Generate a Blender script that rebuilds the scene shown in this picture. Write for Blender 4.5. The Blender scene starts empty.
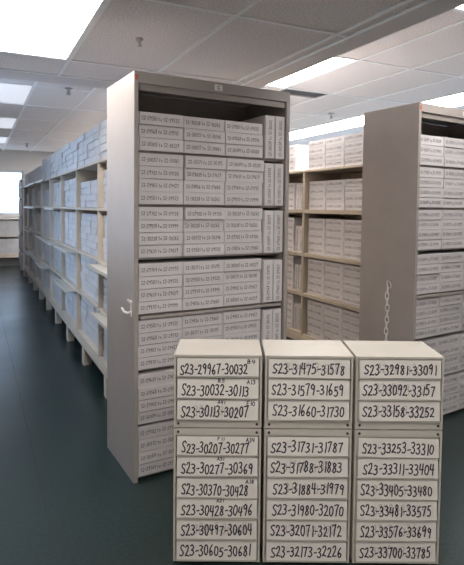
import bpy, bmesh, math, random
from mathutils import Matrix, Vector
R = math.radians
random.seed(7)
sc = bpy.context.scene
col = sc.collection

# ------------------------------------------------------------------ camera, world, exposure
W_PX, H_PX, F_PX = 464, 565, 525.0
cam_d = bpy.data.cameras.new('camera'); cam = bpy.data.objects.new('camera', cam_d); col.objects.link(cam)
cam_d.sensor_fit = 'VERTICAL'; cam_d.sensor_height = 24.0
cam_d.lens = F_PX / H_PX * 24.0
cam_d.shift_y = -(H_PX / 2 - 232.5) / H_PX          # the photograph is the upper part of the frame
cam_d.clip_start = 0.05
CAM_H, YAW, PITCH, ROLL = 1.45, 26.0, 2.8, 0.6
cam.matrix_world = (Matrix.Translation((0, 0, CAM_H)) @ Matrix.Rotation(R(-YAW), 4, 'Z')
                    @ Matrix.Rotation(R(90 - PITCH), 4, 'X') @ Matrix.Rotation(R(ROLL), 4, 'Z'))
sc.camera = cam

world = bpy.data.worlds.new('sky'); sc.world = world; world.use_nodes = True
bg = world.node_tree.nodes['Background']
bg.inputs[0].default_value = (0.53, 0.72, 1.0, 1); bg.inputs[1].default_value = 3.8
sc.view_settings.view_transform = 'Standard'; sc.view_settings.look = 'None'
sc.view_settings.gamma = 1.0; sc.view_settings.use_curve_mapping = False
sc.view_settings.exposure = 0.1
LAMP_NEAR, LAMP_FAR, LAMP_DIM = 12.5, 25.0, 0.45

def portal(name, loc, rot, sx, sy):
    d = bpy.data.lights.new(name, 'AREA'); d.shape = 'RECTANGLE'; d.size = sx; d.size_y = sy
    d.cycles.is_portal = True
    o = bpy.data.objects.new(name, d); col.objects.link(o); o.location = loc; o.rotation_euler = rot
portal('far_window_daylight', (0.08, 13.82, 1.735), (R(-90), 0, 0), 1.9, 1.08)
portal('side_window_daylight', (-1.02, 5.7, 1.55), (R(90), 0, R(-90)), 2.6, 1.5)
portal('added_window_daylight', (7.62, 7.5, 1.7), (R(90), 0, R(90)), 10.0, 1.8)

# ------------------------------------------------------------------ materials
def mat(name, rgb, rough=0.6, metal=0.0, noise=0.0, nscale=20, bump=0.0, bscale=80, emit=None, rand=0.0, spec=0.5):
    m = bpy.data.materials.new(name); m.use_nodes = True
    nt = m.node_tree; b = nt.nodes['Principled BSDF']
    b.inputs['Base Color'].default_value = (*rgb, 1); b.inputs['Roughness'].default_value = rough
    b.inputs['Metallic'].default_value = metal; b.inputs['Specular IOR Level'].default_value = spec
    tc = nt.nodes.new('ShaderNodeTexCoord')
    out = None
    if noise:
        n = nt.nodes.new('ShaderNodeTexNoise'); n.inputs['Scale'].default_value = nscale; n.inputs['Detail'].default_value = 4
        nt.links.new(tc.outputs['Object'], n.inputs['Vector'])
        cr = nt.nodes.new('ShaderNodeValToRGB')
        cr.color_ramp.elements[0].position = 0.3; cr.color_ramp.elements[1].position = 0.7
        cr.color_ramp.elements[0].color = (*[c * (1 - noise) for c in rgb], 1)
        cr.color_ramp.elements[1].color = (*[min(1, c * (1 + noise * .5)) for c in rgb], 1)
        nt.links.new(n.outputs['Fac'], cr.inputs[0]); out = cr.outputs[0]
        nt.links.new(out, b.inputs['Base Color'])
    if rand:
        oi = nt.nodes.new('ShaderNodeObjectInfo'); mr = nt.nodes.new('ShaderNodeMapRange')
        mr.inputs[3].default_value = 1 - rand; mr.inputs[4].default_value = 1.0
        nt.links.new(oi.outputs['Random'], mr.inputs[0])
        mx = nt.nodes.new('ShaderNodeMix'); mx.data_type = 'RGBA'; mx.blend_type = 'MULTIPLY'; mx.inputs[0].default_value = 1
        if out: nt.links.new(out, mx.inputs[6])
        else: mx.inputs[6].default_value = (*rgb, 1)
        nt.links.new(mr.outputs[0], mx.inputs[7]); nt.links.new(mx.outputs[2], b.inputs['Base Color'])
    if bump:
        n2 = nt.nodes.new('ShaderNodeTexNoise'); n2.inputs['Scale'].default_value = bscale; n2.inputs['Detail'].default_value = 3
        nt.links.new(tc.outputs['Object'], n2.inputs['Vector'])
        bp = nt.nodes.new('ShaderNodeBump'); bp.inputs['Strength'].default_value = bump; bp.inputs['Distance'].default_value = 0.004
        nt.links.new(n2.outputs['Fac'], bp.inputs['Height']); nt.links.new(bp.outputs[0], b.inputs['Normal'])
    if emit:
        b.inputs['Emission Color'].default_value = (*emit[0], 1); b.inputs['Emission Strength'].default_value = emit[1]
    return m

M = {}
M['steel'] = mat('putty_steel', (0.40, 0.36, 0.338), 0.42, noise=0.05, nscale=6)
M['steel_dark'] = mat('shaded_steel', (0.16, 0.15, 0.145), 0.5)  # steel darkened in its colour to stand in for shade
M['box'] = mat('white_board', (0.74, 0.705, 0.71), 0.75, noise=0.05, nscale=9, rand=0.10)
M['carton'] = mat('white_carton_board', (0.70, 0.68, 0.68), 0.8, noise=0.06, nscale=9, rand=0.12)
M['ink_small'] = mat('grey_ink', (0.10, 0.09, 0.11), 0.7)
M['ink'] = mat('black_marker_ink', (0.018, 0.015, 0.035), 0.55)
M['ink_faint'] = mat('old_faint_ink', (0.50, 0.46, 0.44), 0.7)
M['cream'] = mat('cream_painted_wood', (0.66, 0.57, 0.47), 0.55, noise=0.08, nscale=5)
M['tan'] = mat('tan_painted_wood', (0.46, 0.385, 0.30), 0.55, noise=0.08, nscale=5)
M['tray'] = mat('cream_tray_metal', (0.66, 0.62, 0.55), 0.4)
M['cab'] = mat('ivory_cabinet_paint', (0.58, 0.54, 0.48), 0.45, noise=0.04, nscale=8)
M['card'] = mat('paper_card', (0.82, 0.78, 0.73), 0.8, noise=0.07, nscale=14)
M['screw'] = mat('dark_screw', (0.08, 0.07, 0.07), 0.4, metal=0.8)
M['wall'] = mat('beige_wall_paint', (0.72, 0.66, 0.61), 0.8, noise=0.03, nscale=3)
M['wall_dark'] = mat('low_bounce_wall', (0.36, 0.32, 0.29), 0.8, noise=0.03, nscale=3)  # darkened so the unseen left wall bounces less light
M['trim'] = mat('beige_bulkhead_paint', (0.74, 0.68, 0.65), 0.8)
M['gridbar'] = mat('white_grid_metal', (0.93, 0.92, 0.91), 0.45)
M['tile'] = mat('mineral_fibre_tile', (0.88, 0.82, 0.80), 0.95, noise=0.25, nscale=95, bump=0.55, bscale=70)
M['lamp_near'] = mat('lit_diffuser', (0.9, 0.9, 0.9), 0.5, emit=((1.0, 0.955, 0.91), LAMP_NEAR))
M['lamp_far'] = mat('lit_diffuser_far', (0.9, 0.9, 0.9), 0.5, emit=((1.0, 0.95, 0.90), LAMP_FAR))
M['lamp_dim'] = mat('lit_diffuser_dim', (0.9, 0.9, 0.9), 0.5, emit=((0.95, 0.95, 1.0), LAMP_DIM))  # weaker, cooler emission for the left aisle panels
M['orange'] = mat('orange_sticker', (0.55, 0.10, 0.03), 0.6)
M['white_plastic'] = mat('white_plastic', (0.85, 0.83, 0.81), 0.35)
M['chrome'] = mat('chrome', (0.45, 0.44, 0.43), 0.3, metal=0.9)
M['frame'] = mat('window_frame_paint', (0.7, 0.7, 0.7), 0.4)
M['black'] = mat('black_metal', (0.03, 0.03, 0.03), 0.5)

def floor_mat():
    m = mat('dark_green_sheet_floor', (0.016, 0.032, 0.031), 0.30, noise=0.45, nscale=60)
    nt = m.node_tree; b = nt.nodes['Principled BSDF']
    tc = nt.nodes.new('ShaderNodeTexCoord'); n = nt.nodes.new('ShaderNodeTexNoise')
    n.inputs['Scale'].default_value = 1.2; n.inputs['Detail'].default_value = 5
    nt.links.new(tc.outputs['Object'], n.inputs['Vector'])
    mr = nt.nodes.new('ShaderNodeMapRange'); mr.inputs[3].default_value = 0.20; mr.inputs[4].default_value = 0.42
    nt.links.new(n.outputs['Fac'], mr.inputs[0]); nt.links.new(mr.outputs[0], b.inputs['Roughness'])
    return m
M['floor'] = floor_mat()

def glass_mat():
    m = bpy.data.materials.new('window_glass'); m.use_nodes = True; nt = m.node_tree; nt.nodes.clear()
    o = nt.nodes.new('ShaderNodeOutputMaterial'); t = nt.nodes.new('ShaderNodeBsdfTransparent')
    g = nt.nodes.new('ShaderNodeBsdfGlossy'); g.inputs['Roughness'].default_value = 0.02
    x = nt.nodes.new('ShaderNodeMixShader'); x.inputs[0].default_value = 0.06
    nt.links.new(t.outputs[0], x.inputs[1]); nt.links.new(g.outputs[0], x.inputs[2]); nt.links.new(x.outputs[0], o.inputs[0])
    return m
M['glass'] = glass_mat()

# ------------------------------------------------------------------ helpers
def new_mesh(name, boxes=None, bm=None, bevel=0.0):
    own = bm or bmesh.new()
    for b in (boxes or []):
        x0, y0, z0, x1, y1, z1 = b
        v = [own.verts.new(p) for p in ((x0,y0,z0),(x1,y0,z0),(x1,y1,z0),(x0,y1,z0),(x0,y0,z1),(x1,y0,z1),(x1,y1,z1),(x0,y1,z1))]
        for f in ((0,3,2,1),(4,5,6,7),(0,1,5,4),(1,2,6,5),(2,3,7,6),(3,0,4,7)): own.faces.new([v[i] for i in f])
    if bevel: bmesh.ops.bevel(own, geom=own.edges[:], offset=bevel, segments=1, affect='EDGES')
    me = bpy.data.meshes.new(name); own.to_mesh(me); own.free()
    return me

def link(name, me, m=None, parent=None, loc=(0,0,0), rot=(0,0,0)):
    o = bpy.data.objects.new(name, me); col.objects.link(o)
    if me is not None and m is not None and not me.materials: me.materials.append(m)
    o.location = loc; o.rotation_euler = rot
    if parent: o.parent = parent
    return o

def part(name, boxes, m, parent, bevel=0.0, loc=(0,0,0), rot=(0,0,0)):
    return link(name, new_mesh(name, boxes, bevel=bevel), m, parent, loc, rot)

def tag(o, label, cat, group=None):
    o['label'] = label; o['category'] = cat
    if group: o['group'] = group
    return o
def structure(o, label=None, cat=None):
    o['kind'] = 'structure'
    if label: o['label'] = label; o['category'] = cat
    return o
def thing(name, label, cat, loc, rz=0, group=None):
    o = link(name, None, None, None, loc, (0, 0, rz)); o.empty_display_size = 0.1
    return tag(o, label, cat, group)

def tube(bm, pts, r, n=6, closed=False):
    pts = [Vector(p) for p in pts]; rings = []; N = len(pts)
    for i, p in enumerate(pts):
        if closed: t = pts[(i+1) % N] - pts[i-1]
        else: t = pts[min(i+1, N-1)] - pts[max(i-1, 0)]
        t.normalize(); a = t.orthogonal() if abs(t.y) > .9 else t.cross(Vector((0,1,0)))
        a.normalize(); b = t.cross(a)
        rings.append([bm.verts.new(p + r*(math.cos(2*math.pi*k/n)*a + math.sin(2*math.pi*k/n)*b)) for k in range(n)])
    for i in range(N if closed else N-1):
        A, B = rings[i], rings[(i+1) % N]
        for k in range(n): bm.faces.new((A[k], A[(k+1)%n], B[(k+1)%n], B[k]))
    if not closed:
        bm.faces.new(rings[0][::-1]); bm.faces.new(rings[-1])

def lathe(bm, prof, n=16, cz=0):
    rings = [[bm.verts.new((r*math.cos(2*math.pi*k/n), r*math.sin(2*math.pi*k/n), z)) for k in range(n)] for r, z in prof]
    for A, B in zip(rings, rings[1:]):
        for k in range(n): bm.faces.new((A[k], A[(k+1)%n], B[(k+1)%n], B[k]))
    bm.faces.new(rings[0][::-1]); bm.faces.new(rings[-1])

# --- handwriting: marker strokes as thin ribbons in the XZ plane, facing -Y
def arc(cx, cz, rx, rz, a0, a1, n=9):
    return [(cx + rx*math.cos(R(a0+(a1-a0)*i/n)), cz + rz*math.sin(R(a0+(a1-a0)*i/n))) for i in range(n+1)]
GLYPH = {
 'S': [[(.56,.88),(.42,1),(.2,.97),(.06,.8),(.14,.62),(.36,.46),(.5,.28),(.42,.06),(.2,0),(.0,.1)]],
 '0': [arc(.28,.5,.25,.48,100,470,12)],
 '1': [[(.24,1),(.26,.5),(.22,0)]],
 '2': [[(.04,.8),(.16,.97),(.36,.98),(.46,.8),(.36,.5),(.04,.04),(.3,.08),(.56,.02)]],
 '3': [[(.04,.92),(.26,1),(.46,.86),(.4,.64),(.2,.54),(.42,.46),(.52,.25),(.38,.04),(.14,0),(.0,.1)]],
 '4': [[(.1,1),(.04,.48),(.26,.44),(.54,.5)],[(.44,.98),(.4,0)]],
 '5': [[(.52,1),(.14,.97),(.08,.58),(.34,.62),(.5,.4),(.42,.1),(.2,0),(.02,.06)]],
 '6': [[(.4,1),(.16,.66),(.05,.28),(.2,.02),(.42,.06),(.48,.3),(.3,.44),(.08,.26)]],
 '7': [[(.02,.94),(.3,.98),(.52,1),(.36,.55),(.24,0)]],
 '8': [[(.46,.86),(.28,1),(.1,.86),(.2,.62),(.42,.42),(.48,.16),(.26,0),(.06,.16),(.16,.42),(.4,.66),(.46,.86)]],
 '9': [[(.48,.84),(.28,1),(.06,.82),(.12,.58),(.34,.56),(.48,.84),(.44,.4),(.36,0)]],
 '-': [[(.08,.46),(.44,.5)]],
 'A': [[(.0,0),(.28,1),(.54,0)],[(.1,.36),(.46,.38)]],
 'B': [[(.06,0),(.06,1),(.36,.95),(.4,.7),(.1,.54),(.46,.4),(.44,.1),(.06,0)]],
 'E': [[(.5,1),(.08,1),(.06,0),(.5,.02)],[(.08,.52),(.4,.52)]],
 'F': [[(.5,1),(.08,1),(.06,0)],[(.08,.54),(.4,.54)]],
 't': [[(.2,.9),(.18,.1),(.36,.04)],[(.02,.62),(.38,.64)]],
 'o': [arc(.24,.26,.2,.26,90,450,8)],
 ' ': [],
}
def ribbon(bm, pts, w, T):
    for (a, b) in zip(pts, pts[1:]):
        d = Vector((b[0]-a[0], b[1]-a[1]));
        if d.length < 1e-6: continue
        d.normalize(); n = Vector((-d.y, d.x)) * w/2; e = d * w*.35
        q = [(a[0]-e.x+n.x, a[1]-e.y+n.y),(a[0]-e.x-n.x, a[1]-e.y-n.y),(b[0]+e.x-n.x, b[1]+e.y-n.y),(b[0]+e.x+n.x, b[1]+e.y+n.y)]
        bm.faces.new([bm.verts.new(T(x, z)) for x, z in q])
def write(bm, text, x0, z0, width, height, pen, rng, wob=1.0, vertical=False):
    """text inside width x height, lower left corner at x0,z0"""
    adv = {' ': .35, '-': .52, '1': .42}
    tot = sum(adv.get(c, .68) for c in text); sx = width / tot; x = x0
    lean = rng.uniform(.02, .14)
    for c in text:
        s = height * rng.uniform(1 - .10*wob, 1 + .06*wob); dz = rng.uniform(-.06, .06) * height * wob
        for st in GLYPH[c]:
            pts = [(x + (u + rng.uniform(-.025,.025)*wob + lean*v)*sx*.93, z0 + dz + (v + rng.uniform(-.025,.025)*wob)*s) for u, v in st]
            ribbon(bm, pts, pen, (lambda a, b: (b, 0, a)) if vertical == 1 else (lambda a, b: (a, 0, b)))
        x += adv.get(c, .68) * sx

# ------------------------------------------------------------------ the room
ORD = ['first','second','third','fourth','fifth','sixth','seventh','eighth','ninth','tenth']
ROOM = dict(x0=-1.0, x1=7.6, y0=-2.6, y1=13.8, zt=2.74, zn=2.39)
X0, X1, Y0, Y1, ZT, ZN = ROOM.values()
fl = part('floor', [(X0-.2, Y0-.2, -0.1, X1+.2, Y1+.2, 0)], M['floor'], None)
structure(fl, 'glossy dark green sheet floor of the file room', 'floor')

def wall_with_hole(name, axis, pos, t, a0, a1, hole, label, wm='wall'):
    h0, h1, z0, z1 = hole
    rects = [(a0, a1, 0, z0), (a0, a1, z1, ZT+.1), (a0, h0, z0, z1), (h1, a1, z0, z1)]
    bs = [(u0, pos, w0, u1, pos+t, w1) if axis == 'y' else (pos, u0, w0, pos+t, u1, w1) for u0, u1, w0, w1 in rects]
    return structure(part(name, bs, M[wm], None), label, 'wall')
FW = (-0.9, 1.06, 1.195, 2.275); SW = (4.4, 7.0, 0.8, 2.3); RW = (2.5, 12.5, 0.8, 2.6)
wall_with_hole('wall_far', 'y', Y1, .15, X0, X1, FW, 'beige far wall above and beside the bright window')
wall_with_hole('wall_left', 'x', X0-.15, .15, Y0, Y1, SW, 'beige left side wall of the aisle', 'wall_dark')  # unseen wall, set close and dark to shape the side light
wall_with_hole('wall_right', 'x', X1, .15, Y0, Y1, RW, 'beige right side wall with an added long window')
structure(part('wall_back', [(X0, Y0-.15, 0, X1, Y0, ZT+.1)], M['wall'], None), 'beige wall behind the viewpoint', 'wall')

def window(name, axis, pos, hole, n, label):
    h0, h1, z0, z1 = hole; t = .05
    def b(u0, u1, w0, w1, p0, p1): return (u0, p0, w0, u1, p1, w1) if axis == 'y' else (p0, u0, w0, p1, u1, w1)
    o = structure(part(name, [b(h0,h1,z0,z0+t,pos-.03,pos+.03), b(h0,h1,z1-t,z1,pos-.03,pos+.03),
                    b(h0,h0+t,z0+t,z1-t,pos-.03,pos+.03), b(h1-t,h1,z0+t,z1-t,pos-.03,pos+.03)], M['frame'], None), label, 'window')
    w = (h1-h0-2*t)/n
    for i in range(n):
        a = h0+t+i*w
        part('pane', [b(a+.015, a+w-.015, z0+t, z1-t, pos-.003, pos+.003)], M['glass'], o)
        if i: part('mullion', [b(a-.015, a+.015, z0+t, z1-t, pos-.025, pos+.025)], M['frame'], o)
window('window_1', 'y', Y1+.08, FW, 3, 'wide bright daylight window in the far wall')
window('window_2', 'x', X0-.08, SW, 4, 'daylight window in the left side wall')

window('window_3', 'x', X1+.08, RW, 8, 'unseen long window in the right side wall, added to brighten the ceiling')  # unseen window, enlarged with its wall moved in to brighten the high ceiling
for sx, sy0, sy1 in ((.28, -2.5, 13.3), (.28+1.83, 3.2, 13.3)):
    part('floor_seam', [(sx, sy0, 0, sx+.004, sy1, .0006)], M['black'], fl)
# ceilings: high one with 0.61 x 1.22 m tiles, lower one over the near part
CX = [0.59 + .61*k for k in range(-5, 15)]; CY = [3.71 + 1.22*k for k in range(-6, 9)]
NX = [0.556 + .61*k for k in range(-5, 3)]; NY = [3.586 - 1.22*k for k in range(0, 6)][::-1]
SOFX, SOFY = 2.03, 4.31                       # edges of the lower ceiling
ceil = structure(part('ceiling', [(X0-.2, Y0-.2, ZT+.06, X1+.2, Y1+.2, ZT+.16)], M['wall'], None), 'high suspended ceiling of speckled tiles in a white grid', 'ceiling')
low = structure(part('ceiling', [(X0, Y0, ZN+.05, SOFX, SOFY, ZT+.05)], M['trim'], None), 'lower suspended ceiling over the near end of the room', 'ceiling')
hi_lights = {}
for k in (2, 4, 6): hi_lights[(-1, k)] = 'lamp_dim'
for k in (0, 2, 4, 6): hi_lights[(3, k)] = 'lamp_far'
for k in (0, 1, 2, 3, 4, 5, 6, 7): hi_lights[(7, k)] = 'lamp_far'
hi_lights[(3, -2)] = 'lamp_near'  # unseen fill panel added to light the front of the right unit
for k in (0, 2, 4, 6): hi_lights[(10, k)] = 'lamp_far'
near_lights = {(-1, -1): 1, (-1, -3): 1, (0, -4): 1}  # last two are unseen, added to brighten the drawer fronts
tile_me = {}
def tile(parent, x0, y0, x1, y1, z):
    w, l = round(x1-x0-.022, 3), round(y1-y0-.022, 3)
    if w < .03 or l < .03: return
    if (w, l) not in tile_me: tile_me[(w, l)] = new_mesh('ceiling_tile', [(0,0,0,w,l,.015)])
    link('ceiling_tile', tile_me[(w, l)], M['tile'], parent, (x0+.011, y0+.011, z+.006))
light_me = {}
def fixture(x0, y0, x1, y1, z, kind, label):
    w, l = x1-x0, y1-y0
    t = thing('ceiling_light', label, 'ceiling light', (x0, y0, z), 0, 'fluorescent ceiling panels')
    key = (round(w,2), round(l,2), kind)
    if key not in light_me:
        e = .022
        light_me[key] = (new_mesh('light_frame', [(.012,.012,0,w-.012,e,.03),(.012,l-e,0,w-.012,l-.012,.03),(.012,e,0,e,l-e,.03),(w-e,e,0,w-.012,l-e,.03),(.012,.012,.03,w-.012,l-.012,.045)]),
                         new_mesh('diffuser', [(e,e,.008,w-e,l-e,.022)]))
    a, b = light_me[key]
    link('light_frame', a, M['gridbar'], t); link('diffuser', b, M[kind], t)

names = {(-1,2): 'pale ceiling panel light nearest over the left aisle', (-1,4): 'pale ceiling panel light, second over the left aisle', (-1,6): 'pale ceiling panel light farthest over the left aisle beside the window',
         (3,0): 'bright long ceiling light just past the bulkhead above the gap between units', (7,0): 'bright ceiling light above the right grey unit'}
for i in range(len(CX)-1):
    for j in range(len(CY)-1):
        x0, x1, y0, y1 = CX[i], CX[i+1], CY[j], CY[j+1]
        x0 = max(x0, X0); x1 = min(x1, X1); y0 = max(y0, Y0); y1 = min(y1, Y1)
        if x1 <= SOFX and y1 <= SOFY: continue
        if x1 - x0 < .05 or y1 - y0 < .05: continue
        if x0 < SOFX-.001 and y0 < SOFY-.001:          # cut by the lower ceiling
            if y1 > SOFY: tile(ceil, x0, SOFY, x1, y1, ZT)
            if x1 > SOFX: tile(ceil, SOFX, y0, x1, min(y1, SOFY), ZT)
            continue
        key = (i-5, j-6)
        if key in hi_lights:
            lab = names.get(key, 'bright ceiling light %s, %s from near end' % ({3:'above tan rack', 7:'beyond tan rack', 10:'by right wall', -1:''}[key[0]], ORD[key[1]] if key[1] >= 0 else 'an unseen fill added %s back' % ORD[-key[1]-1]))
            fixture(x0, y0, x1, y1, ZT, hi_lights[key], lab); continue
        if key == (4, 1): VENT = (x0, y0, x1, y1); tile(ceil, x0, y0+.30, x1, y1, ZT); continue
        tile(ceil, x0, y0, x1, y1, ZT)
def bar(parent, x0, y0, x1, y1, z):
    part('grid_bar', [(x0, y0, z-.001, x1, y1, z+.02)], M['gridbar'], parent)
for x in CX:
    if X0 < x < X1: bar(ceil, x-.012, SOFY if x < SOFX else Y0, x+.012, Y1, ZT)
for y in CY:
    if Y0 < y < Y1: bar(ceil, X0 if y > SOFY else SOFX, y-.0115, X1, y+.0115, ZT-.0006)
# lower ceiling
BX, BY = 1.86, 4.04
nx = [x for x in NX if x > X0] + [BX]; nx = [X0] + nx
ny = [y for y in NY if y > Y0]; ny = [Y0] + ny + [BY]
for i in range(len(nx)-1):
    for j in range(len(ny)-1):
        ci = round((nx[i]-.556)/.61); cj = round((ny[j]-3.586)/1.22)
        if (ci, cj) in near_lights and nx[i] > X0 and ny[j] > Y0:
            fixture(nx[i], ny[j], nx[i+1], ny[j+1], ZN, 'lamp_near', {(-1,-1): 'large bright ceiling panel light at the top left', (-1,-4): 'ceiling panel light behind the viewpoint over the left aisle', (0,-4): 'unseen fill panel added behind the viewpoint to brighten the drawer fronts', (-1,-3): 'unseen fill panel added above the viewpoint to brighten the drawer fronts'}[(ci, cj)])
        else: tile(low, nx[i], ny[j], nx[i+1], ny[j+1], ZN)
for x in nx[1:]: bar(low, x-.012, Y0, x+.012, BY, ZN)
for y in ny[1:]: bar(low, X0, y-.0115, BX, y+.0115, ZN-.0006)
structure(part('trim_1', [(X0, BY, ZN, SOFX, SOFY, ZN+.05)], M['trim'], None, .003), 'smooth beige bulkhead strip ending the lower ceiling ahead', 'trim')
structure(part('trim_2', [(BX, Y0, ZN, SOFX, BY-.001, ZN+.05)], M['trim'], None, .003), 'smooth beige bulkhead strip along the right of lower ceiling', 'trim')

# air vent
vx0, vy0, vx1, vy1 = VENT
vt = thing('ceiling_vent', 'dark slotted air vent in the high ceiling beside the long light', 'vent', (vx0, vy0, ZT))
part('vent_frame', [(.012,.012,0,.598,.035,.02),(.012,.265,0,.598,.29,.02),(.012,.035,0,.035,.265,.02),(.575,.035,0,.598,.265,.02)], M['steel'], vt)
part('vent_box', [(.02,.02,.03,.59,.28,.05)], M['black'], vt)
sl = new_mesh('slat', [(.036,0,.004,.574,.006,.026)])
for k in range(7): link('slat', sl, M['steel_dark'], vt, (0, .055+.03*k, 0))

# sprinklers
def sprinkler(x, y, z, s, label):
    t = thing('sprinkler', label, 'sprinkler', (x, y, z), 0, 'ceiling sprinklers')
    bm = bmesh.new(); lathe(bm, [(.034*s,0.006),(.034*s,-.004),(.014*s,-.012)], 14); link('cover_plate', new_mesh('cover_plate', bm=bm), M['chrome'], t)
    bm = bmesh.new(); lathe(bm, [(.008*s,-.010),(.008*s,-.05*s),(.005*s,-.055*s)], 10); link('stem', new_mesh('stem', bm=bm), M['chrome'], t)
    bm = bmesh.new(); lathe(bm, [(.008*s,-.052*s),(.024*s,-.055*s),(.024*s,-.058*s),(.004*s,-.060*s)], 14); link('deflector', new_mesh('deflector', bm=bm), M['chrome'], t)
    bm = bmesh.new()
    for q in (-1, 1): tube(bm, [(q*.008*s,0,-.02*s),(q*.018*s,0,-.035*s),(q*.008*s,0,-.054*s)], .003*s, 6)
    link('yoke', new_mesh('yoke', bm=bm), M['chrome'], t)
sprinkler(.843, 2.95, ZN, .65, 'chrome sprinkler head in the lower ceiling beside the big light')
sprinkler(.94, 6.1, ZT, 1.2, 'chrome sprinkler head above the near part of the cream rack')
sprinkler(4.4, 5.95, ZT, 1.3, 'small sprinkler head above the tan rack boxes')
sprinkler(.99, 12.0, ZT, 1.3, 'distant sprinkler head near the far wall')

# ------------------------------------------------------------------ boxes
BW, BH, BD = .250, .0655, .36
box_me = new_mesh('file_box', [(0,.008,0,BW,BD,BH),(.0024,0,.0022,BW-.0024,.0085,BH-.0022)])
boxw_me = new_mesh('wide_file_box', [(0,.008,0,.265,BD,BH),(.0024,0,.0022,.265-.0024,.0085,BH-.0022)])
boxv_me = new_mesh('file_box_on_end', [(0,.008,0,BH,BD,BW),(.0024,0,.0022,BH-.0024,.0085,BW-.0022)])
rng = random.Random(3)
txt_me, txtv_me = [], []
for k in range(14):
    n = 29501 + 67*k
    s = 'S2-%d to S2-%d' % (n, n + 24)
    bm = bmesh.new(); write(bm, s, .014, .024, BW-.04, .0195, .0024, rng, 1.2); txt_me.append(new_mesh('lettering', bm=bm))
    bm = bmesh.new(); write(bm, s, .014, -.043, BW-.04, .0195, .0024, rng, 1.2)
    for v in bm.verts: v.co = Vector((-v.co.z, 0, v.co.x))
    txtv_me.append(new_mesh('lettering', bm=bm))
def xf(org, rz, p):
    c, s = math.cos(rz), math.sin(rz)
    return (org[0] + c*p[0] - s*p[1], org[1] + s*p[0] + c*p[1], org[2] + p[2])
def put_box(org, rz, p, label, group, upright=False, wide=False):
    o = link('file_box', boxv_me if upright else (boxw_me if wide else box_me), M['box'], None, xf(org, rz, p), (0, 0, rz))
    tag(o, label, 'box', group)
    link('lettering', rng.choice(txtv_me if upright else txt_me), M['ink_small'], o, (0, -.0006, 0))
    return o

# ------------------------------------------------------------------ grey steel units
SHELF = [(1.735,.012),(1.458,.012),(1.180,.012),(.885,.030),(.590,.012),(.300,.012),(.020,.020)]
UW, UD, UH = .964, .478, 2.13
def steel_unit(loc, rz, label, which):
    t = thing('steel_shelving_unit', label, 'shelving unit', (*loc, 0), rz, 'grey steel shelving units')
    part('side_panel', [(0,0,0,.024,UD,UH)], M['steel'], t, .002)
    part('side_panel', [(UW-.024,0,0,UW,UD,UH)], M['steel'], t, .002)
    part('back_panel', [(.024,UD-.012,0.02,UW-.024,UD-.001,UH-.014)], M['steel'], t)
    part('top_panel', [(.024,.021,UH-.012,UW-.024,UD-.001,UH)], M['steel'], t)
    hd = part('header', [(.024,.0,UH-.058,UW-.024,.02,UH)], M['steel'], t, .0015)
    part('header_lip', [(.030,.012,UH-.092,UW-.030,.030,UH-.0585)], M['steel'], t, .0015)
    bm = bmesh.new(); tube(bm, [(.008*math.cos(R(a)), -.001, .009*math.sin(R(a))) for a in range(40, 330, 26)], .0016, 5)
    h = part('number_plate', [(.455,-.004,UH-.046,.505,-.0003,UH-.014)], M['white_plastic'], t, .001)
    link('plate_ring', new_mesh('plate_ring', bm=bm), M['black'], h, (.48,-.004,UH-.03))
    part('sticker', [(.006,-.0008,UH-.044,.019,-.0001,UH-.018)], M['orange'], t)
    for i, (z, th) in enumerate(SHELF):
        sh = part('shelf_board', [(.0245,.045,z-th,UW-.0245,UD-.0125,z)], M['steel'] , t)
        if i == 3:
            part('pull_out_leaf', [(.04,.006,z-th+.006,UW-.04,.0448,z-.009)], M['steel'], sh)
    for k in range(10):                           # shelf clip slots on the inner edge of the right post
        part('clip_slot', [(UW-.0255,.020,.30+.17*k,UW-.0242,.028,.33+.17*k)], M['black'], t) if k % 2 else None
    return t
U1 = ((.722, 2.62, 0), R(3.7)); U2 = ((2.55, 2.52, 0), R(6.3))
steel_unit(U1[0][:2], U1[1], 'tall putty grey steel shelving unit in the centre, white hook on side', 'left')
steel_unit(U2[0][:2], U2[1], 'tall putty grey steel shelving unit at right edge, chain on side', 'right')
COLN = ['first from left', 'second from left', 'third from left']
def fill_unit(U, uname, seed):
    rg = random.Random(seed)
    for s, (z, th) in enumerate(SHELF):
        rows = 3 if s == 0 else 4
        shelf = '%s shelf down' % ORD[s]
        for r in range(rows):
            g1 = .012 if (rows - 1 - r) < 2 and s in (1, 2) and not (s == 2 and r < 3) else rg.uniform(.001, .004)
            g2 = rg.uniform(.001, .004)
            xs = [.028 + rg.uniform(0, .003)]; xs.append(xs[0] + BW + g1); xs.append(xs[1] + BW + g2)
            for c in range(3):
                put_box(U[0], U[1], (xs[c], .010 + rg.uniform(0, .010), z + .0003 + r*(BH+.0004)),
                        'white lettered box, %s, %s row up, %s, %s grey unit' % (COLN[c], ORD[r], shelf, uname),
                        'lettered boxes in the %s grey unit' % uname)
        x = .799 + rg.uniform(0, .001)
        for c in range(2):
            put_box(U[0], U[1], (x, .008 + rg.uniform(0, .008), z + .0003), 'white box standing on end, %s of the pair, %s, %s grey unit' % (['left','right'][c], shelf, uname),
                    'lettered boxes in the %s grey unit' % uname, True)
            x += BH + .003
fill_unit(U1, 'centre', 11); fill_unit(U2, 'right', 12)

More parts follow.
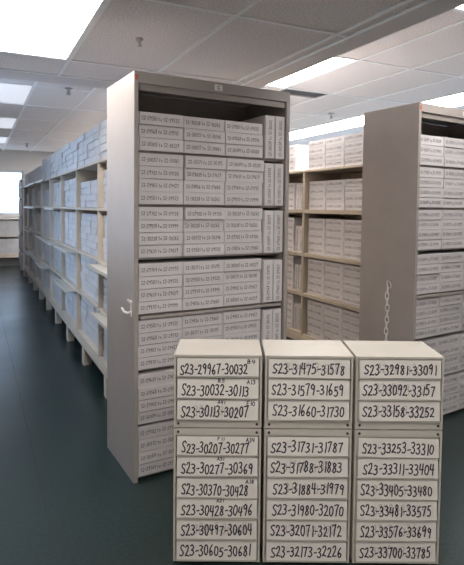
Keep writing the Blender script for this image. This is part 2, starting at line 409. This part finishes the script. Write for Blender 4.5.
# white hook on the side of the centre unit
hk = thing('wall_hook', 'small white coat hook stuck on the side of centre grey unit', 'hook', xf(U1[0], U1[1], (-.0005, .030, .875)), U1[1])
part('back_plate', [(-.005,-.006,0,0,.012,.085)], M['white_plastic'], hk, .001)
bm = bmesh.new(); tube(bm, [(-.003,.002,.070),(-.014,.003,.080),(-.020,.004,.090)], .006, 6); link('upper_prong', new_mesh('upper_prong', bm=bm), M['white_plastic'], hk)
bm = bmesh.new(); tube(bm, [(-.003,.002,.026),(-.018,.014,.018),(-.032,.032,.024),(-.040,.046,.044)], .006, 6); link('lower_prong', new_mesh('lower_prong', bm=bm), M['white_plastic'], hk)

# chain on the side of the right unit
ch = thing('plastic_chain', 'pale plastic link chain hanging on the side of right grey unit', 'chain', xf(U2[0], U2[1], (-.0145, .21, 0)), U2[1])
bm = bmesh.new(); pts = [(0, .009*math.cos(a)*1.0, 0) for a in ()]
def link_mesh(turn):
    bm = bmesh.new(); P = []
    for k in range(12):
        a = 2*math.pi*k/12; u = .0155*math.cos(a); v = .018*math.sin(a) + (.008 if math.sin(a) > 0 else -.008)
        P.append((0, u, v) if turn == 0 else (u*.6, u*.8, v))
    tube(bm, P, .0036, 5, True); return new_mesh('chain_link', bm=bm)
LM = [link_mesh(0), link_mesh(1)]
for k in range(13):
    link('chain_link', LM[k % 2], M['white_plastic'], ch, (0, -.012 if k == 0 else (-.004 if k == 1 else 0) + .003*math.sin(k), .935 - .0405*k), (R(-18) if k == 0 else 0, 0, 0))
bm = bmesh.new(); tube(bm, [(.0135,-.018,.962),(-.002,-.018,.962),(-.004,-.018,.966)], .003, 6); link('chain_peg', new_mesh('chain_peg', bm=bm), M['chrome'], ch)

# ------------------------------------------------------------------ wooden racks (local x runs from far to near, local -y is the aisle)
LEV = [1.80, 1.43, 1.02, .64, .25]; BAY = 1.0
def rack(face_x, y_near, nbays, m, label, trays, leg_m):
    L = nbays*BAY; D = .43
    org = (face_x, y_near + L, 0); rz = R(-90)
    t = thing('wooden_shelving_rack', label, 'shelving rack', org, rz, 'wooden box racks')
    dv = new_mesh('divider', [(-.016,0,.16,.016,D,1.78)], bevel=.002)
    th = .034 if m is M['tan'] else .022
    sh = new_mesh('shelf_board', [(.017,.002,-th,BAY-.017,D-.012,0)], bevel=.002)
    topm = new_mesh('top_board', [(-.016 ,-.004,-.0195,BAY-.018,D,0)], bevel=.002)
    lg = new_mesh('leg', [(-.04,-.001,0,.04,.072,.159)], bevel=.003)
    bmn = new_mesh('base_beam', [(.017,-.002,.162,BAY-.017,.03,.227)], bevel=.002)
    bk = new_mesh('back_panel', [(.017,D-.011,.001,BAY-.017,D-.002,1.7803)])  # board added to block light, carried to the floor against leaks
    for i in range(nbays+1):
        link('divider', dv, m, t, (i*BAY, 0, 0))
    for i in range(9): link('leg', lg, leg_m, t, (L - (.75 + .92*i), 0, 0))
    for i in range(nbays):
        link('base_beam', bmn, m, t, (i*BAY, 0, 0)); link('back_panel', bk, m, t, (i*BAY, 0, 0))
        link('top_board', topm, m, t, (i*BAY, 0, 1.80))
        for z in LEV[1:]: link('shelf_board', sh, m, t, (i*BAY, 0, z))
    tr = new_mesh('pull_out_tray', [(.05,-.08,-.030,.95,.030,-.0265),(.05,-.08,-.0264,.054,.030,-.0235),(.946,-.08,-.0264,.95,.030,-.0235)])
    lip = new_mesh('tray_lip', [(.045,-.090,-.040,.955,-.081,-.014)], bevel=.002)
    for bay_from_near, lev in trays:
        i = nbays - 1 - bay_from_near
        p = link('pull_out_tray', tr, M['tray'], t, (i*BAY, rng.uniform(-.02, .02), LEV[lev] if lev else 1.797))
        link('tray_lip', lip, M['tray'], p)
    return org, rz
LT = [(0,2),(0,3),(2,2),(2,3),(3,1),(3,2),(4,2),(4,3),(5,3),(5,1),(6,3),(6,2),(5,0),(6,0),(7,0),(4,0),(6,1)]
lo, lrz = rack(.86, 3.17, 8, M['cream'], 'long cream wooden rack of white cartons along the left aisle', LT, M['cream'])
ro, rrz = rack(2.78, 3.17, 8, M['tan'], 'tan wooden rack of lettered boxes behind the right grey unit', [], M['tan'])

# lettered boxes in the tan rack: two nearest bays as things
far_boxes = []                                   # (org, rz, x, y, z, w, d, h)
rg = random.Random(21)
for b in range(8):
    x0 = (7-b)*BAY + .020
    bayname = ['near bay', 'second bay'][b] if b < 2 else ''
    for s, (z, rows) in enumerate(zip(LEV, [4,4,5,5,5])):
        zz = z + .0004 if s else 1.8004
        shelf = 'top' if s == 0 else '%s level down' % ORD[s]
        for r in range(rows):
            if b == 1:                                # this bay has two boxes on end next to the post
                n, st = 3, x0 + .005
            else: n, st = 3, x0 + (.02 if s == 0 else .012)
            for c in range(n):
                p = (st + c*(BW+.017 if b != 1 or s == 0 else BW+.0025) + rg.uniform(0,.0012), (.018 if s == 0 else .038) + rg.uniform(0,.005), zz + r*(BH+.0004))
                if b < 2:
                    put_box(ro, rrz, p, 'lettered box, %s, %s row up, %s, %s of tan rack' % (COLN[c], ORD[r], shelf, bayname), 'lettered boxes in the tan rack', False, b != 1 or s == 0)
                else: far_boxes.append((ro, rrz, *p, BW, BD, BH))
        if b == 1 and s:
            for c in range(2):
                put_box(ro, rrz, (x0 + .005 + 3*(BW+.005) + .008 + c*(BH+.003), .045 + rg.uniform(0,.008), zz),
                        'box on end, %s of the pair, %s, second bay of tan rack' % (['left','right'][c], shelf), 'lettered boxes in the tan rack', True)

# plain cartons in the cream rack: nearest ones as things
CH = .0585
carton_me = {n: new_mesh('carton', [(0,.008,0,w,.33,CH),(.0036,0,.0030,w-.0036,.0085,CH-.0030)]) for n, w in ((4,.236),(3,.316))}
rg = random.Random(31); ncarton = 0
for b in range(8):
    x0 = (7-b)*BAY + .0185
    bayname = ORD[b] + ' bay'
    for s, (z, rows) in enumerate(zip(LEV, [5,5,6,6,6])):
        zz = z + .0004
        shelf = 'top level' if s == 0 else '%s level' % ORD[s]
        if s == 0 and b > 4: rows = 4
        for r in range(rows):
            n = rg.choice((3, 4, 4)); w = {4:.236, 3:.316}[n]
            if r == rows-1 and s and rg.random() < .25: continue
            for c in range(n):
                if b == 0 and c < 0: continue
                p = (x0 + .002 + c*(w+.004) + rg.uniform(0,.002), (.012 if s == 0 else .035) + rg.uniform(0,.012), zz + r*(CH+.0004))
                if b < 4 and ncarton < 300:
                    o = link('carton', carton_me[n], M['carton'], None, xf(lo, lrz, p), (0,0,lrz)); ncarton += 1
                    tag(o, 'white carton, %s of %s from left, row %s, %s, %s, cream rack' % (ORD[c], {3:'three',4:'four'}[n], ['one','two','three','four','five','six'][r] + ' up', shelf, bayname), 'carton', 'white cartons in the cream rack')
                else: far_boxes.append((lo, lrz, *p, w, .33, CH))

# low rack below the far window
ft = thing('low_shelf', 'low cream shelf of white boxes below the far window', 'shelf', (-.99, 13.36, 0))
part('top_board', [(0,0,1.095,1.98,.42,1.12)], M['cream'], ft, .003)
part('shelf_board', [(.03,.004,.685,1.95,.42,.71)], M['cream'], ft, .003)
part('bottom_board', [(.03,.004,.20,1.95,.42,.29)], M['cream'], ft, .003)
for x in (0, .975, 1.95): part('upright', [(x,0.001,.02,x+.03,.42,1.094)], M['cream'], ft, .002)
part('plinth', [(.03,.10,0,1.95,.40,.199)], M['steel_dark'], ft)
for tier, z in enumerate((.2905, .7105)):
    for half in (0, 1):
        for r in range(5):
            n = 4 if r % 2 else 3; w = .92/n - .006
            for c in range(n): far_boxes.append(((-.99,13.36,0), 0, .04 + .975*half + c*(w+.006), .03 + rg.uniform(0,.01), z + r*(.0710), w, .33, .0695))
# end bays of cream rack: whitened as window-lit, dark gaps as black boards
et = thing('end_shelf', 'narrow shelf whitened as if window-lit, dark gaps as black boards, end of cream rack', 'shelf', (.83, 12.35, 0), R(-90))
for x in (0, .94): part('upright', [(x,.02,0,x+.025,.40,1.98)], M['white_plastic'], et, .002)
part('back_panel', [(.025,.388,0,.94,.40,1.98)], M['white_plastic'], et)
for k in range(6):
    z = .10 + .37*k; part('shelf_board', [(.0255,.02,z,.9395,.387,z+.03)], M['black'], et)
    if k < 5:
        for r in range(4):
            for c in range(3): far_boxes.append(((.83,12.35,0), R(-90), .03 + c*.302, .0 + rg.uniform(0,.006), z+.0305+r*.0745, .298, .33, .073))

me = bpy.data.meshes.new('distant_cartons'); V, Fc = [], []
for org, rz, x, y, z, w, d, h in far_boxes:
    b0 = len(V)
    for q in ((x,y,z),(x+w,y,z),(x+w,y+d,z),(x,y+d,z),(x,y,z+h),(x+w,y,z+h),(x+w,y+d,z+h),(x,y+d,z+h)): V.append(xf(org, rz, q))
    Fc += [tuple(b0+i for i in f) for f in ((0,3,2,1),(4,5,6,7),(0,1,5,4),(1,2,6,5),(2,3,7,6),(3,0,4,7))]
me.from_pydata(V, [], Fc)
fb = link('distant_cartons', me, M['carton']); tag(fb, 'white cartons filling the distant shelves of racks and low shelf', 'cartons'); fb['kind'] = 'stuff'

# ------------------------------------------------------------------ slide cabinets with lettered drawers in the foreground
yw = R(YAW); fwd = Vector((math.sin(yw), math.cos(yw), 0)); rgt = Vector((math.cos(yw), -math.sin(yw), 0))
CD, CDEP, CW = 2.072, .25, .352
TEXT = [
 [('S23-29967-30032','','B4'),('S23-30032-30113','B5','A13'),('S23-30113-30207','A41','E10'),('S23-30207-30277','F11','A34'),('S23-30277-30369','A31',''),
  ('S23-30370-30428','','A18'),('S23-30428-30496','A21',''),('S23-30497-30604','',''),('S23-30605-30681','','')],
 [('S23-31475-31578','',''),('S23-31579-31659','',''),('S23-31660-31730','',''),('S23-31731-31787','',''),('S23-31788-31883','',''),
  ('S23-31884-31979','',''),('S23-31980-32070','',''),('S23-32071-32172','',''),('S23-32173-32226','','')],
 [('S23-32981-33091','',''),('S23-33092-33157','',''),('S23-33158-33252','',''),('S23-33253-33310','',''),('S23-33311-33404','',''),
  ('S23-33405-33480','',''),('S23-33481-33575','',''),('S23-33576-33699','',''),('S23-33700-33785','','')]]
cr = random.Random(5)
screw_bm = bmesh.new(); lathe(screw_bm, [(.0055,0),(.0055,.002),(.003,.0032)], 10)
for v in screw_bm.verts: v.co = Vector((v.co.x, -v.co.z, v.co.y))
screw_me = new_mesh('screw', bm=screw_bm)
drawer_me = {}
def slide_cabinet(cx, z0, z1, drawers, texts, screws_z, label, rim_top, rim_bot):
    o = fwd*CD + rgt*cx
    t = thing('slide_cabinet', label, 'drawer cabinet', (o.x, o.y, z0), -yw, 'stacked slide drawer cabinets')
    H = z1 - z0; e = .008; fh = .0045
    part('body', [(0,0,fh,e,CDEP,H),(CW-e,0,fh,CW,CDEP,H),(e,0,H-rim_top,CW-e,CDEP,H),(e,0,fh,CW-e,CDEP,rim_bot),(e,CDEP-.01,rim_bot,CW-e,CDEP,H-rim_top)], M['cab'], t)
    for x in (.02, CW-.045):
        for y in (.02, CDEP-.045): part('rubber_foot', [(x,y,0,x+.025,y+.025,fh)], M['black'], t)
    for zz in screws_z:
        for x in (.018, CW-.018): link('screw', screw_me, M['screw'], t, (x, -.0001, zz - z0))
    for (a, b), (tx, s1, s2) in zip(drawers, texts):
        h = round(b - a - .003, 4); w = CW - 2*e - .006
        key = h
        if key not in drawer_me:
            drawer_me[key] = new_mesh('drawer', [(0,.006,0,w,.012,h),(0,.012,0,.006,.215,h*.85),(w-.006,.012,0,w,.215,h*.85),(.006,.012,0,w-.006,.215,.004)])
        d = link('drawer', drawer_me[key], M['cab'], t, (e+.003, 0, a - z0 + .0015))
        part('label_rail', [(0,-.0105,0,w,.0058,.0026)], M['cab'], d)
        ch_ = h - .007; cw_ = w - .007; roll = R(cr.uniform(-.5, .5)); lean = R(-6.0)
        mt = Matrix.Translation((.0035, -.0084, .0045)) @ Matrix.Rotation(lean, 4, 'X') @ Matrix.Rotation(roll, 4, 'Y')
        c = part('label_card', [(0,-.0008,0,cw_,0,ch_)], M['card'], d); c.matrix_local = mt
        # text height follows the card, old faint numbers below the new ones
        bm = bmesh.new(); th = min(.041, ch_*.55); tw = cw_*(.96 if not s2 else .90); bx = .010 + cr.uniform(0,.012); bz = (ch_ - th)*(.25 if s1 or s2 else .42)
        write(bm, tx, bx, bz, tw - .02, th, .0052, cr, 1.3)
        if s2: write(bm, s2, cw_ - .046, ch_ - .020, .036, .0155, .0032, cr, 1.0)
        if s1: write(bm, s1, cw_*.50, ch_ - .0155, .030, .0125, .0030, cr, 1.0)
        l = link('lettering', new_mesh('lettering', bm=bm), M['ink'], d); l.matrix_local = mt @ Matrix.Translation((0, -.0014, 0))
        if cr.random() < .55:
            bm = bmesh.new(); write(bm, tx[4:9] + tx[9:], bx + .05, bz + .006, tw*.7, th*.9, .003, cr, 1.6)
            l2 = link('faded_lettering', new_mesh('faded_lettering', bm=bm), M['ink_faint'], d); l2.matrix_local = mt @ Matrix.Translation((0, -.0011, 0))
    return t
colname = ['left', 'middle', 'right']
for i, cx in enumerate((-.226, .139, .503)):
    dz = (0, .003, .002)[i]
    ZB = .5575
    lowd = [.012, .100, .187, .274, .361, .448, .5305]
    slide_cabinet(cx, 0, ZB, [(lowd[k], lowd[k+1]) for k in range(6)][::-1], TEXT[i][3:], [.544], 'ivory six drawer slide cabinet on the floor, %s column, labels from %s' % (colname[i], TEXT[i][3][0]), .026, .011)
    top = .5585
    slide_cabinet(cx, top, .858, [(.768, .848), (.681, .768), (.594, .681)], TEXT[i][:3], [.578], 'ivory three drawer slide cabinet on top, %s column, labels from %s' % (colname[i], TEXT[i][0][0]), .009, .034)
